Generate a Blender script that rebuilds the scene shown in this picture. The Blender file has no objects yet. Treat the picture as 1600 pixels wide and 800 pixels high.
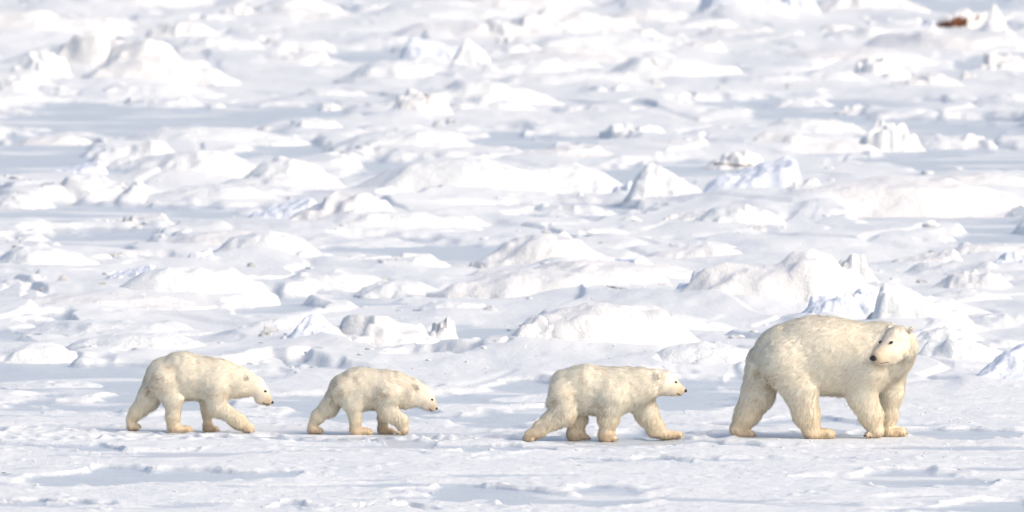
import bpy, math, random
import numpy as np
from mathutils import Vector, Matrix

# ------------------------------------------------------------------ camera
scene = bpy.context.scene
F_PX = 27000.0                     # focal length in pixels of a 1600 wide picture
DIST = 180.0                       # metres from the camera to the line of bears
DEP_BEAR = math.radians(2.8)       # how far the bears lie below the horizontal
CAM_H = DIST * math.tan(DEP_BEAR)
DEP_MID = DEP_BEAR - 285.0 / F_PX
CAM = np.array([0.0, -DIST, CAM_H])
cam_data = bpy.data.cameras.new('camera')
cam = bpy.data.objects.new('camera', cam_data)
scene.collection.objects.link(cam)
cam.location = CAM
cam.rotation_euler = (math.pi / 2 - DEP_MID, 0, 0)
cam_data.sensor_width = 36.0
cam_data.lens = F_PX / 1600.0 * 36.0
cam_data.clip_start = 1.0
cam_data.clip_end = 20000.0
cam_data.dof.use_dof = True
cam_data.dof.focus_distance = DIST
cam_data.dof.aperture_fstop = 5.0
scene.camera = cam

# ------------------------------------------------------------------ light
SUN_EL, SUN_AZ = math.radians(36.0), math.radians(58.0)    # azimuth: from straight behind the camera round to the right
to_sun = Vector((math.cos(SUN_EL) * math.sin(SUN_AZ), -math.cos(SUN_EL) * math.cos(SUN_AZ), math.sin(SUN_EL)))
world = bpy.data.worlds.new('World')
scene.world = world
world.use_nodes = True
wn = world.node_tree.nodes
sky = wn.new('ShaderNodeTexSky')
sky.sky_type = 'NISHITA'
sky.sun_disc = False
sky.sun_elevation = SUN_EL
sky.sun_rotation = math.atan2(to_sun.x, to_sun.y)
sky.air_density = 1.0
sky.dust_density = 4.5
sky.ozone_density = 1.0
bg = wn['Background']
bg.inputs['Strength'].default_value = 0.15
world.node_tree.links.new(sky.outputs[0], bg.inputs[0])
sun_data = bpy.data.lights.new('sun', 'SUN')
sun_data.energy = 0.54
sun_data.angle = math.radians(10.0)
sun_data.color = (1.0, 0.965, 0.885)
sun = bpy.data.objects.new('sun', sun_data)
scene.collection.objects.link(sun)
sun.rotation_euler = to_sun.to_track_quat('Z', 'Y').to_euler()
vs = scene.view_settings
vs.view_transform = 'Standard'
vs.look = 'None'
vs.gamma = 1.0
vs.use_curve_mapping = False
vs.exposure = 0.70

# ------------------------------------------------------------------ numbers
def unproject(px, py, z=0.0):
    """point of the plane at height z that the photograph shows at (px, py)"""
    fw = np.array([0, math.cos(DEP_MID), -math.sin(DEP_MID)])
    up = np.array([0, math.sin(DEP_MID), math.cos(DEP_MID)])
    d = fw + np.array([1.0, 0, 0]) * (px - 800) / F_PX + up * (400 - py) / F_PX
    return CAM + d * ((z - CAM_H) / d[2])

def sstep(a, b, x):
    t = np.clip((x - a) / (b - a), 0, 1)
    return t * t * (3 - 2 * t)

def _hash(ix, iy, iz, seed):
    """integer lattice point -> number in 0..1"""
    h = ix.astype(np.uint32) * np.uint32(374761393)
    h += iy.astype(np.uint32) * np.uint32(668265263)
    if iz is not None:
        h += iz.astype(np.uint32) * np.uint32(2147483629)
    h += np.uint32((seed * 1274126177) & 0xFFFFFFFF)
    h ^= h >> np.uint32(13); h *= np.uint32(1274126177)
    h ^= h >> np.uint32(16); h *= np.uint32(2246822519)
    h ^= h >> np.uint32(15)
    return (h & np.uint32(0xFFFFFF)).astype(np.float32) * np.float32(1 / 16777215.0)

def noise2(x, y, seed=0):
    xi, yi = np.floor(x), np.floor(y)
    fx, fy = x - xi, y - yi
    xi, yi = xi.astype(np.int32), yi.astype(np.int32)
    fx, fy = fx.astype(np.float32), fy.astype(np.float32)
    ux, uy = fx**3 * (fx * (fx * 6 - 15) + 10), fy**3 * (fy * (fy * 6 - 15) + 10)
    def g(dx, dy):
        a = _hash(xi + dx, yi + dy, None, seed) * (2 * math.pi)
        return np.cos(a) * (fx - dx) + np.sin(a) * (fy - dy)
    a = g(0, 0) * (1 - ux) + g(1, 0) * ux
    b = g(0, 1) * (1 - ux) + g(1, 1) * ux
    return (a * (1 - uy) + b * uy) * 1.45

def noise3(p, seed=0):
    pi = np.floor(p)
    f = p - pi
    pi = pi.astype(np.int32)
    f = f.astype(np.float32)
    u = f * f * (3 - 2 * f)
    x0, y0, z0 = pi[..., 0], pi[..., 1], pi[..., 2]
    def row(dy, dz):
        p, q = _hash(x0, y0 + dy, z0 + dz, seed), _hash(x0 + 1, y0 + dy, z0 + dz, seed)
        return p + (q - p) * u[..., 0]
    a, b = row(0, 0), row(1, 0); a = a + (b - a) * u[..., 1]
    c, d = row(0, 1), row(1, 1); c = c + (d - c) * u[..., 1]
    return (a + (c - a) * u[..., 2]) * 2 - 1

def fbm2(x, y, oct=4, seed=0, gain=0.5):
    r, a, s = 0, 1.0, 1.0
    for k in range(oct):
        r = r + a * noise2(x * s + 17.3 * k, y * s - 9.1 * k, seed + k)
        a *= gain; s *= 2.03
    return r

def fbm3(p, oct=3, seed=0, gain=0.5):
    r, a, s = 0, 1.0, 1.0
    for k in range(oct):
        r = r + a * noise3(p * s + 7.7 * k, seed + k)
        a *= gain; s *= 2.03
    return r

def voronoi2(x, y, seed):
    xi, yi = np.floor(x).astype(np.int32), np.floor(y).astype(np.int32)
    f1 = np.full(x.shape, 9.0, np.float32); f2 = np.full(x.shape, 9.0, np.float32)
    cid = np.zeros(x.shape, np.float32); cx = np.zeros(x.shape, np.float32); cy = np.zeros(x.shape, np.float32)
    fx, fy = (x - xi).astype(np.float32), (y - yi).astype(np.float32)
    for dx in (-1, 0, 1):
        for dy in (-1, 0, 1):
            r = _hash(xi + dx, yi + dy, None, seed)
            qx = dx + np.float32(0.1) + np.float32(0.8) * r - fx
            qy = dy + np.float32(0.1) + np.float32(0.8) * (r * 977.0 % 1.0) - fy
            d = np.sqrt(qx * qx + qy * qy)
            m = d < f1
            f2 = np.where(m, f1, np.minimum(f2, d))
            f1 = np.where(m, d, f1)
            cid = np.where(m, r * 57.0 % 1.0, cid)
            cx = np.where(m, qx, cx); cy = np.where(m, qy, cy)
    return f1, f2, cid, -cx, -cy

# ------------------------------------------------------------------ building helpers
def mesh_from(name, v, f, smooth=True):
    me = bpy.data.meshes.new(name)
    v = np.asarray(v, dtype=np.float32); f = np.asarray(f, dtype=np.int32)
    k = f.shape[1]
    me.vertices.add(len(v)); me.vertices.foreach_set('co', v.ravel())
    me.loops.add(f.size); me.loops.foreach_set('vertex_index', f.ravel())
    me.polygons.add(len(f))
    me.polygons.foreach_set('loop_start', np.arange(0, f.size, k, dtype=np.int32))
    me.polygons.foreach_set('loop_total', np.full(len(f), k, dtype=np.int32))
    me.update(calc_edges=True)
    me.polygons.foreach_set('use_smooth', np.full(len(f), smooth))
    me.validate()
    return me

def put(name, me, mat, parent=None, loc=(0, 0, 0), rot=(0, 0, 0)):
    o = bpy.data.objects.new(name, me)
    if mat and not me.materials:
        me.materials.append(mat)
    scene.collection.objects.link(o)
    o.parent = parent
    o.location = loc; o.rotation_euler = rot
    return o

def tag(o, label=None, cat=None, group=None, kind=None):
    for k, s in (('label', label), ('category', cat), ('group', group), ('kind', kind)):
        if s:
            o[k] = s
    return o

def fattr(me, name, vals):
    a = me.attributes.new(name, 'FLOAT', 'POINT')
    a.data.foreach_set('value', np.asarray(vals, dtype=np.float32))

def cattr(me, name, rgb):
    a = me.attributes.new(name, 'FLOAT_COLOR', 'POINT')
    c = np.ones((len(rgb), 4), dtype=np.float32); c[:, :3] = rgb
    a.data.foreach_set('color', c.ravel())

class Nodes:
    """small helper to wire a material"""
    def __init__(self, name):
        self.m = bpy.data.materials.new(name)
        self.m.use_nodes = True
        self.t = self.m.node_tree
        self.b = self.t.nodes['Principled BSDF']
    def n(self, typ, **kw):
        nd = self.t.nodes.new('ShaderNode' + typ)
        for k, v in kw.items():
            if k.startswith('i_'):
                nd.inputs[k[2:].replace('_', ' ')].default_value = v
            else:
                setattr(nd, k, v)
        return nd
    def l(self, a, b):
        self.t.links.new(a, b)
    def mix(self, fac, a, b):
        nd = self.t.nodes.new('ShaderNodeMix'); nd.data_type = 'RGBA'
        for sock, val in ((nd.inputs[0], fac), (nd.inputs[6], a), (nd.inputs[7], b)):
            if hasattr(val, 'links'): self.l(val, sock)
            elif isinstance(val, (int, float)): sock.default_value = val
            else: sock.default_value = (*val, 1)
        return nd.outputs[2]
    def ramp(self, src, a, b):
        nd = self.n('MapRange'); nd.interpolation_type = 'SMOOTHSTEP'
        nd.inputs['From Min'].default_value = a; nd.inputs['From Max'].default_value = b
        self.l(src, nd.inputs['Value'])
        return nd.outputs['Result']
    def noise(self, scale, detail=4, rough=0.55, vec=None):
        nd = self.n('TexNoise'); nd.inputs['Scale'].default_value = scale
        nd.inputs['Detail'].default_value = detail; nd.inputs['Roughness'].default_value = rough
        if vec is not None: self.l(vec, nd.inputs['Vector'])
        return nd.outputs['Fac']
    def bump(self, h, dist, strength=1.0, normal=None):
        nd = self.n('Bump'); nd.inputs['Distance'].default_value = dist; nd.inputs['Strength'].default_value = strength
        self.l(h, nd.inputs['Height'])
        if normal is not None: self.l(normal, nd.inputs['Normal'])
        return nd.outputs['Normal']

# ------------------------------------------------------------------ materials
SNOW = (0.66, 0.674, 0.674)
def snow_material():
    k = Nodes('sea_ice_and_snow')
    geo = k.n('NewGeometry')
    at = k.n('Attribute', attribute_name='snow')
    pos = geo.outputs['Position']
    fine = k.noise(14.0, 5, 0.6, pos)
    mid = k.noise(2.2, 4, 0.5, pos)
    big = k.noise(0.35, 3, 0.5, pos)
    add = k.n('Math', operation='MULTIPLY_ADD'); k.l(fine, add.inputs[0]); add.inputs[1].default_value = 0.5
    k.l(at.outputs['Fac'], add.inputs[2])
    f = k.ramp(add.outputs[0], 0.5, 0.85)
    ice = k.mix(mid, (0.435, 0.465, 0.495), (0.55, 0.58, 0.605))
    snow = k.mix(k.ramp(big, 0.4, 0.7), SNOW, (0.66, 0.668, 0.664))
    k.l(k.mix(f, ice, snow), k.b.inputs['Base Color'])
    rr = k.n('MapRange'); k.l(f, rr.inputs['Value']); rr.inputs['To Min'].default_value = 0.35; rr.inputs['To Max'].default_value = 0.75
    k.l(rr.outputs[0], k.b.inputs['Roughness'])
    k.b.inputs['Specular IOR Level'].default_value = 0.25
    n1 = k.bump(fine, 0.02, 0.75)
    n2 = k.bump(k.noise(55, 3, 0.6, pos), 0.006, 0.7, n1)
    k.l(n2, k.b.inputs['Normal'])
    return k.m

def ice_material(name, ice_col, snow_col=SNOW, dirt=None):
    k = Nodes(name)
    tc = k.n('TexCoord')
    pos = tc.outputs['Object']
    geo = k.n('NewGeometry')
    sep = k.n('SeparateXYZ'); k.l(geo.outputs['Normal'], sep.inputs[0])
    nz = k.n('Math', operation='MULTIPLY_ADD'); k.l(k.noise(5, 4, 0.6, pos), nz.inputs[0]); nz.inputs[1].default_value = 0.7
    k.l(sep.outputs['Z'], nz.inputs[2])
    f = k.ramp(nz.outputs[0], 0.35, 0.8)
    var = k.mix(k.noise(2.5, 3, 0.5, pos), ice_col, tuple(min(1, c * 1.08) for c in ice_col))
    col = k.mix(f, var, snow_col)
    if dirt:
        d = k.ramp(k.noise(3.0, 5, 0.65, pos), 0.56, 0.72)
        col = k.mix(d, col, dirt)
    k.l(col, k.b.inputs['Base Color'])
    k.b.inputs['Roughness'].default_value = 0.6
    k.b.inputs['Specular IOR Level'].default_value = 0.3
    n1 = k.bump(k.noise(5, 6, 0.58, pos), 0.06, 0.7)
    n2 = k.bump(k.noise(40, 3, 0.6, pos), 0.008, 0.7, n1)
    k.l(n2, k.b.inputs['Normal'])
    return k.m

MAT_GROUND = snow_material()
MAT_ICE = {
    'loose': ice_material('loose_snow', (0.65, 0.665, 0.675)),
    'white': ice_material('white_ice', (0.62, 0.65, 0.675)),
    'blue': ice_material('shade_blue_ice', (0.50, 0.58, 0.68), (0.63, 0.665, 0.72)),  # bluer, darker copy of the ice: blue shade painted into the colour
    'cream': ice_material('cream_ice', (0.645, 0.642, 0.63), (0.672, 0.668, 0.658)),
    'dirty': ice_material('dirty_ice', (0.60, 0.59, 0.575), (0.685, 0.675, 0.665), (0.52, 0.49, 0.45)),
}

def plain(name, col, rough=0.6, bump_scale=0, bump_dist=0.01, spec=0.3, var=0.15):
    k = Nodes(name)
    pos = k.n('TexCoord').outputs['Object']
    k.l(k.mix(k.noise(20, 4, 0.6, pos), tuple(c * (1 - var) for c in col), tuple(min(1, c * (1 + var)) for c in col)), k.b.inputs['Base Color'])
    k.b.inputs['Roughness'].default_value = rough
    k.b.inputs['Specular IOR Level'].default_value = spec
    if bump_scale:
        k.l(k.bump(k.noise(bump_scale, 4, 0.6, pos), bump_dist), k.b.inputs['Normal'])
    return k.m

def fur_material():
    k = Nodes('bear_fur')
    at = k.n('Attribute', attribute_name='fur_colour')
    k.l(at.outputs['Color'], k.b.inputs['Base Color'])
    k.b.inputs['Roughness'].default_value = 0.75
    k.b.inputs['Specular IOR Level'].default_value = 0.2
    k.b.inputs['Sheen Weight'].default_value = 0.15
    return k.m
MAT_FUR = fur_material()
def tuft_material():
    """hair lets part of the light through"""
    m = MAT_FUR.copy(); m.name = 'bear_fur_tufts'
    t = m.node_tree
    p = t.nodes['Principled BSDF']; a = next(n for n in t.nodes if n.type == 'ATTRIBUTE'); out = t.nodes['Material Output']
    tr = t.nodes.new('ShaderNodeBsdfTranslucent'); mx = t.nodes.new('ShaderNodeMixShader')
    mx.inputs[0].default_value = .2
    t.links.new(a.outputs['Color'], tr.inputs['Color'])
    t.links.new(p.outputs[0], mx.inputs[1]); t.links.new(tr.outputs[0], mx.inputs[2])
    t.links.new(mx.outputs[0], out.inputs['Surface'])
    return m
MAT_TUFT = tuft_material()
MAT_BLACK = plain('black_wet_skin', (0.012, 0.011, 0.012), 0.35, 90, 0.002, 0.5)
MAT_EYE = plain('dark_eye', (0.010, 0.007, 0.005), 0.08, spec=0.6)
MAT_CLAW = plain('dark_claw', (0.05, 0.04, 0.032), 0.4)
MAT_EAR = plain('dusky_ear_fur', (.50, .43, .35), .9)
MAT_SOIL = plain('rust_brown_soil', (0.15, 0.066, 0.036), 0.9, 14, 0.05, 0.1, 0.45)
MAT_CRACK = plain('dark_silt', (0.16, 0.135, 0.115), 0.9, 20, 0.02, 0.1, 0.4)

# ------------------------------------------------------------------ the frozen sea
# bare grey ice between the snow, plus patches painted for bluish shade: centre and half size as seen in the photograph, laid out on the ground
BARE = [(110, 748, 150, 8), (300, 744, 170, 7), (850, 776, 190, 9), (690, 770, 60, 6), (1430, 748, 120, 9), (1560, 795, 140, 10),
        (100, 701, 110, 5), (250, 703, 90, 4), (1000, 722, 120, 4), (760, 703, 100, 5), (1250, 722, 70, 4), (60, 790, 140, 3), (560, 793, 160, 3), (610, 690, 60, 4),
        (150, 598, 230, 24), (250, 632, 120, 14), (60, 572, 130, 11), (560, 648, 150, 13), (760, 655, 120, 12), (780, 612, 140, 10), (470, 630, 60, 12),  # those behind the second cub paint the bluish shade there
        (1050, 612, 120, 24), (1000, 688, 220, 5), (1520, 680, 160, 7), (1240, 668, 190, 7), (1180, 600, 60, 14), (460, 578, 120, 8),
        (660, 396, 190, 17), (140, 378, 110, 14), (60, 520, 60, 18), (270, 412, 90, 6), (700, 540, 130, 24), (420, 480, 80, 10), (500, 470, 120, 7),  # one of these paints a bluish shadowed flat
        (150, 334, 260, 12), (200, 186, 240, 22), (50, 240, 110, 30), (120, 258, 90, 14), (470, 238, 90, 12), (630, 264, 110, 12), (790, 222, 70, 16),
        (880, 224, 120, 10), (900, 275, 150, 10), (1080, 266, 110, 10), (1260, 172, 110, 16), (1460, 206, 180, 16), (1500, 250, 150, 20), (1380, 236, 120, 8),
        (1480, 345, 160, 14), (1550, 372, 90, 10), (900, 332, 100, 12), (1430, 10, 210, 11), (1150, 166, 90, 9), (470, 178, 100, 12), (1000, 378, 80, 6),
        (640, 310, 60, 8), (1390, 165, 130, 8), (560, 90, 100, 12), (1560, 100, 80, 12)]
BARE_SHADE_W = []
for (px, py, hw, hh) in BARE:
    c = unproject(px, py); a = unproject(px, py - hh); b = unproject(px, py + hh); e = unproject(px + hw, py)
    k = 1.35 if py < 640 else 1.1
    BARE_SHADE_W.append((c[0], (a[1] + b[1]) / 2, (e[0] - c[0]) * 1.1, (a[1] - b[1]) / 2 * k))

# name, centre x, foot y, width, height (as seen in the photograph), kind, ice, where its crest lies, label
ICE = [
 ('ice_block', 25, 47, 80, 20, 'plate', 'cream', 0, 'low cream ice block against the left frame edge near the top'),
 ('ice_floe', 118, 14, 70, 12, 'plate', 'cream', 0, 'thin cream floe cut by the top edge, upper left'),
 ('ice_heap', 145, 122, 150, 60, 'heap', 'cream', .2, 'left half of the tall heap with hollows at upper left'),
 ('ice_heap', 243, 138, 200, 74, 'heap', 'cream', -.2, 'tallest cream heap at upper left, pitted with grey hollows'),
 ('ice_block', 62, 128, 80, 42, 'jagged', 'white', .3, 'white-capped block over a grey hollow, left of the tall cream heap'),
 ('ice_block', 20, 160, 64, 32, 'mound', 'white', .5, 'rounded white lump at the left edge above the wide grey ice'),
 ('ice_floe', 252, 167, 112, 15, 'plate', 'white', .6, 'long white floe on the rim of the grey ice, below the tall heap'),
 ('ice_block', 338, 169, 26, 9, 'mound', 'white', 0, 'tiny white lump right of the long floe below the tall heap'),
 ('ice_floe', 330, 44, 70, 14, 'plate', 'white', 0, 'thin pinkish white floe right of the tall cream heap'),
 ('ice_block', 375, 37, 62, 24, 'heap', 'dirty', 0, 'greenish stained block near the top, right of the tall cream heap'),
 ('ice_block', 285, 66, 100, 28, 'heap', 'cream', -.2, 'pointed cream block leaning on the right shoulder of the tall heap'),
 ('snow_mound', 340, 92, 130, 26, 'mound', 'white', -.3, 'smooth pale mound sloping right from the tall heap'),
 ('snow_mound', 465, 28, 120, 27, 'mound', 'white', -.2, 'broad white mound at the top, left of centre'),
 ('ice_floe', 590, 23, 140, 22, 'plate', 'white', .3, 'wide pale floe near the top with blue shade beneath'),
 ('ice_floe', 660, 31, 60, 12, 'plate', 'cream', 0, 'short cream floe right of the wide pale floe near the top'),
 ('ice_floe', 470, 105, 110, 20, 'heap', 'cream', -.2, 'cream floe with a dirty nick, above the small lump on grey ice'),
 ('ice_shard', 644, 92, 27, 19, 'peak', 'cream', -.1, 'tiny bright pointed shard on blue shaded ice'),
 ('ice_block', 690, 112, 110, 42, 'slab', 'blue', -.3, 'blue shaded block just left of the tall white fang'),
 ('ice_fang', 736, 125, 54, 52, 'peak', 'white', -.15, 'tall white fang-shaped block at upper centre'),
 ('ice_floe', 630, 136, 160, 34, 'mound', 'white', -.3, 'long white ridge under the blue shaded block, upper centre'),
 ('ice_block', 515, 172, 33, 14, 'mound', 'white', 0, 'small white lump alone on the edge of smooth grey ice'),
 ('cracked_ice_block', 655, 186, 84, 42, 'heap', 'cream', .3, 'cream block with a dark curved crack, upper centre'),
 ('ice_block', 780, 70, 110, 36, 'heap', 'cream', .1, 'cream heap with grey flecks above the tall white fang'),
 ('ice_block', 735, 44, 45, 14, 'heap', 'white', 0, 'small white block on the left of the grey-flecked heap'),
 ('snow_mound', 845, 66, 110, 40, 'mound', 'cream', -.4, 'bright cream mound left of the long pointed hill at the top'),
 ('snow_hill', 915, 66, 190, 52, 'peak', 'cream', -.5, 'long hill with its point on the left, sloping right, at the top'),
 ('ice_floe', 1010, 38, 150, 24, 'mound', 'cream', 0, 'cream ridge right of the long pointed hill at the top'),
 ('ice_slab', 1165, 36, 120, 44, 'slab', 'blue', -.2, 'large blue-shaded slab cut by the top edge, right of centre'),
 ('ice_block', 1095, 52, 100, 18, 'mound', 'white', .4, 'white drift sloping down in front of the large blue-shaded slab'),
 ('ice_block', 1178, 60, 60, 13, 'plate', 'cream', 0, 'low yellow-white block below the large blue-shaded slab'),
 ('cracked_ice_block', 1050, 126, 190, 44, 'mound', 'white', -.4, 'wide white wedge with a short dark crack at its crest'),
 ('ice_block', 1095, 86, 60, 18, 'jagged', 'cream', .2, 'cream chunk on the back of the wide cracked wedge'),
 ('ice_block', 900, 116, 80, 18, 'mound', 'white', -.4, 'low white hump left of the wide cracked wedge'),
 ('ice_floe', 960, 158, 120, 16, 'plate', 'white', -.5, 'low tapering floe below the wide cracked wedge'),
 ('ice_block', 1238, 32, 70, 42, 'jagged', 'blue', .2, 'blue shaded block at the top edge beside the cream hill'),
 ('snow_hill', 1358, 28, 150, 40, 'heap', 'cream', -.1, 'large cream hill at the top with a dark notch on its left'),
 ('soil_ice_block', 1507, 56, 105, 40, 'heap', 'dirty', 0, 'cream block with a rust-brown soil patch, top right'),
 ('ice_fin', 1555, 58, 30, 44, 'peak', 'white', -.2, 'thin upright fin standing right of the soil-stained block'),
 ('ice_block', 1450, 56, 34, 18, 'jagged', 'blue', .1, 'small blue chunk at the left foot of the soil-stained block'),
 ('ice_block', 1312, 55, 56, 17, 'mound', 'cream', -.4, 'low cream block under the large cream hill at the top'),
 ('ice_floe', 1400, 45, 90, 14, 'plate', 'white', .2, 'thin white floe between the cream hill and soil-stained block'),
 ('ice_block', 1378, 130, 76, 36, 'jagged', 'white', -.3, 'white twin-peaked chunk at upper right'),
 ('ice_block', 1450, 142, 100, 24, 'heap', 'cream', .2, 'low cream chunks right of the white twin-peaked chunk'),
 ('ice_block', 1572, 120, 74, 32, 'jagged', 'cream', .1, 'lumpy cream block at the right edge below the soil-stained block'),
 ('ice_plate', 1545, 84, 110, 14, 'slab', 'white', .2, 'thin tilted plate below the soil-stained block, casting blue shade'),
 ('ice_floe', 1275, 96, 70, 14, 'plate', 'cream', .4, 'small yellow-white floe left of the white twin-peaked chunk'),
 ('ice_floe', 1250, 166, 90, 15, 'plate', 'white', -.3, 'white floe pointing right on the grey ice, upper right'),
 ('ice_block', 1345, 178, 60, 16, 'heap', 'white', 0, 'small chunks stranded in the grey ice at upper right'),
 ('ice_block', 1575, 172, 60, 14, 'mound', 'white', .3, 'low white lump at the right edge beside the upper grey lead'),
 ('snow_mound', 208, 258, 128, 42, 'heap', 'white', 0, 'domed white block with a flat face, left of centre above jagged pile'),
 ('ice_floe', 85, 226, 105, 18, 'mound', 'cream', .4, 'cream floe lying on dark grey ice at the left'),
 ('ice_block', 122, 275, 80, 26, 'slab', 'blue', .1, 'blue-shaded tilted block behind the jagged pile at left'),
 ('ice_floe', 330, 227, 230, 26, 'mound', 'white', -.3, 'long flat-topped floe right of the domed white block'),
 ('ice_pile', 122, 318, 150, 46, 'jagged', 'white', .05, 'jagged pile with one small upright point, far left'),
 ('ice_plate', 195, 316, 90, 33, 'plate', 'cream', 0, 'flat-faced cream plate leaning on the right of the jagged pile'),
 ('snow_mound', 30, 325, 90, 26, 'mound', 'white', -.3, 'pale mound at the left edge beside the jagged pile'),
 ('ice_floe', 325, 321, 180, 27, 'mound', 'white', .4, 'smooth white floe tapering right over flat grey ice, left'),
 ('snow_mound', 300, 292, 180, 44, 'mound', 'white', .3, 'broad white mound below the long flat-topped floe'),
 ('snow_mound', 450, 304, 140, 54, 'mound', 'white', -.1, 'rounded white mound left of the long twin-crested ridge'),
 ('ice_plate', 215, 353, 84, 18, 'slab', 'dirty', .3, 'tipped brownish-edged plate with a dark shaded side'),
 ('ice_floe', 635, 242, 190, 34, 'mound', 'white', .1, 'white ridge tapering to a thin tip at its right end'),
 ('ice_block', 490, 214, 80, 22, 'mound', 'white', -.2, 'pale hump left of the ridge with the thin tip'),
 ('ice_shard', 459, 222, 14, 12, 'peak', 'white', 0, 'tiny bright shard left of the pale hump'),
 ('snow_ridge', 715, 312, 270, 55, 'mound', 'white', .1, 'long twin-crested white ridge at the picture centre'),
 ('snow_mound', 535, 367, 150, 57, 'heap', 'cream', .1, 'bright rounded mound with blue-shaded slab on its left, centre left'),
 ('ice_slab', 445, 360, 100, 44, 'slab', 'blue', .4, 'broad blue shaded slab left of the bright rounded mound'),
 ('ice_block', 655, 358, 130, 24, 'mound', 'white', -.5, 'low broken drift right of the bright rounded mound'),
 ('ice_floe', 540, 386, 190, 13, 'plate', 'white', .5, 'thin white floe jutting over the central grey lead'),
 ('snow_mound', 865, 307, 190, 46, 'mound', 'white', .0, 'pale peaked mound left of the sharp white pyramid'),
 ('ice_floe', 885, 253, 140, 20, 'heap', 'cream', .1, 'low cream floe on grey ice above the pale peaked mound'),
 ('ice_pyramid', 1042, 324, 104, 62, 'peak', 'white', -.45, 'sharp white pyramid with its point on the left'),
 ('ice_block', 983, 312, 44, 24, 'jagged', 'blue', .2, 'small shaded block at the left foot of the sharp pyramid'),
 ('ice_floe', 990, 216, 80, 17, 'plate', 'white', -.3, 'small white floe above the sharp pyramid'),
 ('ice_floe', 1050, 240, 100, 12, 'plate', 'cream', 0, 'thin cream floe between the sharp pyramid and the curved-crack block'),
 ('ice_floe', 890, 336, 120, 18, 'plate', 'white', .3, 'flat white floe below the pale peaked mound'),
 ('ice_block', 985, 352, 30, 11, 'mound', 'white', 0, 'tiny white lump below the sharp pyramid'),
 ('ice_plate', 1082, 354, 82, 24, 'slab', 'cream', .3, 'leaning cream plate below the sharp pyramid'),
 ('snow_mound', 1155, 362, 120, 36, 'mound', 'white', -.2, 'white hump right of the leaning cream plate'),
 ('cracked_ice_block', 1150, 264, 84, 34, 'heap', 'dirty', .2, 'cream block with a dark silt line along its foot'),
 ('ice_pile', 1260, 238, 200, 34, 'heap', 'cream', -.2, 'row of cream chunks right of the block with silt line'),
 ('jagged_ice_block', 1392, 236, 86, 56, 'jagged', 'white', .1, 'jagged upright block with a pointed fin, right'),
 ('ice_slab', 1490, 232, 120, 26, 'plate', 'white', -.4, 'flat white slab right of the jagged finned block'),
 ('snow_mound', 1265, 210, 160, 28, 'mound', 'white', -.2, 'smooth white floe left of the jagged finned block'),
 ('ice_slope', 1180, 322, 130, 62, 'slab', 'blue', .5, 'blue shaded slope at the left end of the huge floe'),
 ('great_floe', 1400, 338, 420, 68, 'mound', 'cream', .15, 'huge long cream floe with a crack, right'),
 ('ice_block', 1265, 330, 90, 30, 'heap', 'white', 0, 'low white lumps at the left foot of the huge floe'),
 ('snow_mound', 70, 432, 160, 46, 'mound', 'white', -.3, 'white mound tapering right, left edge, middle height'),
 ('ice_floe', 60, 446, 230, 14, 'plate', 'white', .3, 'thin floe at the left edge under the tapering mound'),
 ('ice_floe', 25, 464, 60, 14, 'plate', 'white', 0, 'small white floe at the left edge above grey water-like ice'),
 ('snow_mound', 295, 478, 210, 50, 'mound', 'white', -.2, 'wide white mound above the leftmost cub'),
 ('ice_plate', 205, 460, 70, 28, 'slab', 'blue', .3, 'blue shaded tilted plate left of the wide mound over the leftmost cub'),
 ('ice_floe', 150, 492, 300, 26, 'mound', 'cream', .1, 'long low floe above the leftmost cub, reaching the left side'),
 ('ice_floe', 172, 526, 230, 22, 'plate', 'white', .4, 'long white floe with a pointed right end above the leftmost cub'),
 ('ice_block', 315, 420, 60, 22, 'jagged', 'blue', 0, 'small blue block on the wide mound above the leftmost cub'),
 ('snow_mound', 415, 412, 130, 36, 'mound', 'white', .1, 'white hump at the left end of the central grey lead'),
 ('ice_floe', 545, 416, 90, 12, 'heap', 'white', 0, 'string of small chunks along the central grey lead'),
 ('snow_mound', 510, 458, 170, 34, 'mound', 'white', 0, 'low white hump above the second cub, left side'),
 ('ice_block', 640, 424, 100, 22, 'heap', 'white', .1, 'white chunks right of centre on the lead edge, left of the great dome'),
 ('ice_block', 630, 465, 120, 28, 'mound', 'white', -.3, 'pale rounded block between the low hump and the great dome'),
 ('snow_dome', 850, 424, 170, 52, 'mound', 'cream', .3, 'great bright dome of snow at picture centre right'),
 ('snow_mound', 850, 470, 270, 42, 'mound', 'cream', .1, 'bright snow shelf directly below the great dome'),
 ('ice_block', 975, 437, 110, 28, 'jagged', 'blue', 0, 'bluish flat block right of the great dome'),
 ('ice_floe', 1000, 455, 110, 12, 'plate', 'white', .2, 'thin pale floe below the bluish flat block'),
 ('ice_floe', 1085, 410, 140, 26, 'heap', 'cream', .1, 'cream ledge between the great dome and tallest right heap'),
 ('jagged_ice_block', 592, 546, 170, 60, 'jagged', 'cream', .0, 'bright jagged block just above the second cub'),
 ('ice_fin', 688, 530, 44, 42, 'jagged', 'cream', .2, 'small upright horn at the right end of the bright jagged block'),
 ('ice_slab', 492, 548, 70, 44, 'peak', 'blue', .2, 'blue shaded slab at the left of the bright jagged block'),
 ('ice_floe', 430, 532, 110, 24, 'mound', 'white', .2, 'low white hump left of the blue-shaded slab above the second cub'),
 ('snow_mound', 945, 566, 260, 76, 'mound', 'cream', -.1, 'large bright snow mound directly above the third cub'),
 ('ice_block', 832, 566, 110, 50, 'peak', 'cream', .3, 'pointed bright block at the left of the large mound above the third cub'),
 ('ice_floe', 780, 470, 130, 18, 'mound', 'white', .2, 'low drift to the left of the bright snow shelf'),
 ('snow_mound', 1110, 580, 190, 38, 'mound', 'white', -.1, 'low smooth drift left of the mother bear, below the large mound'),
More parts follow.
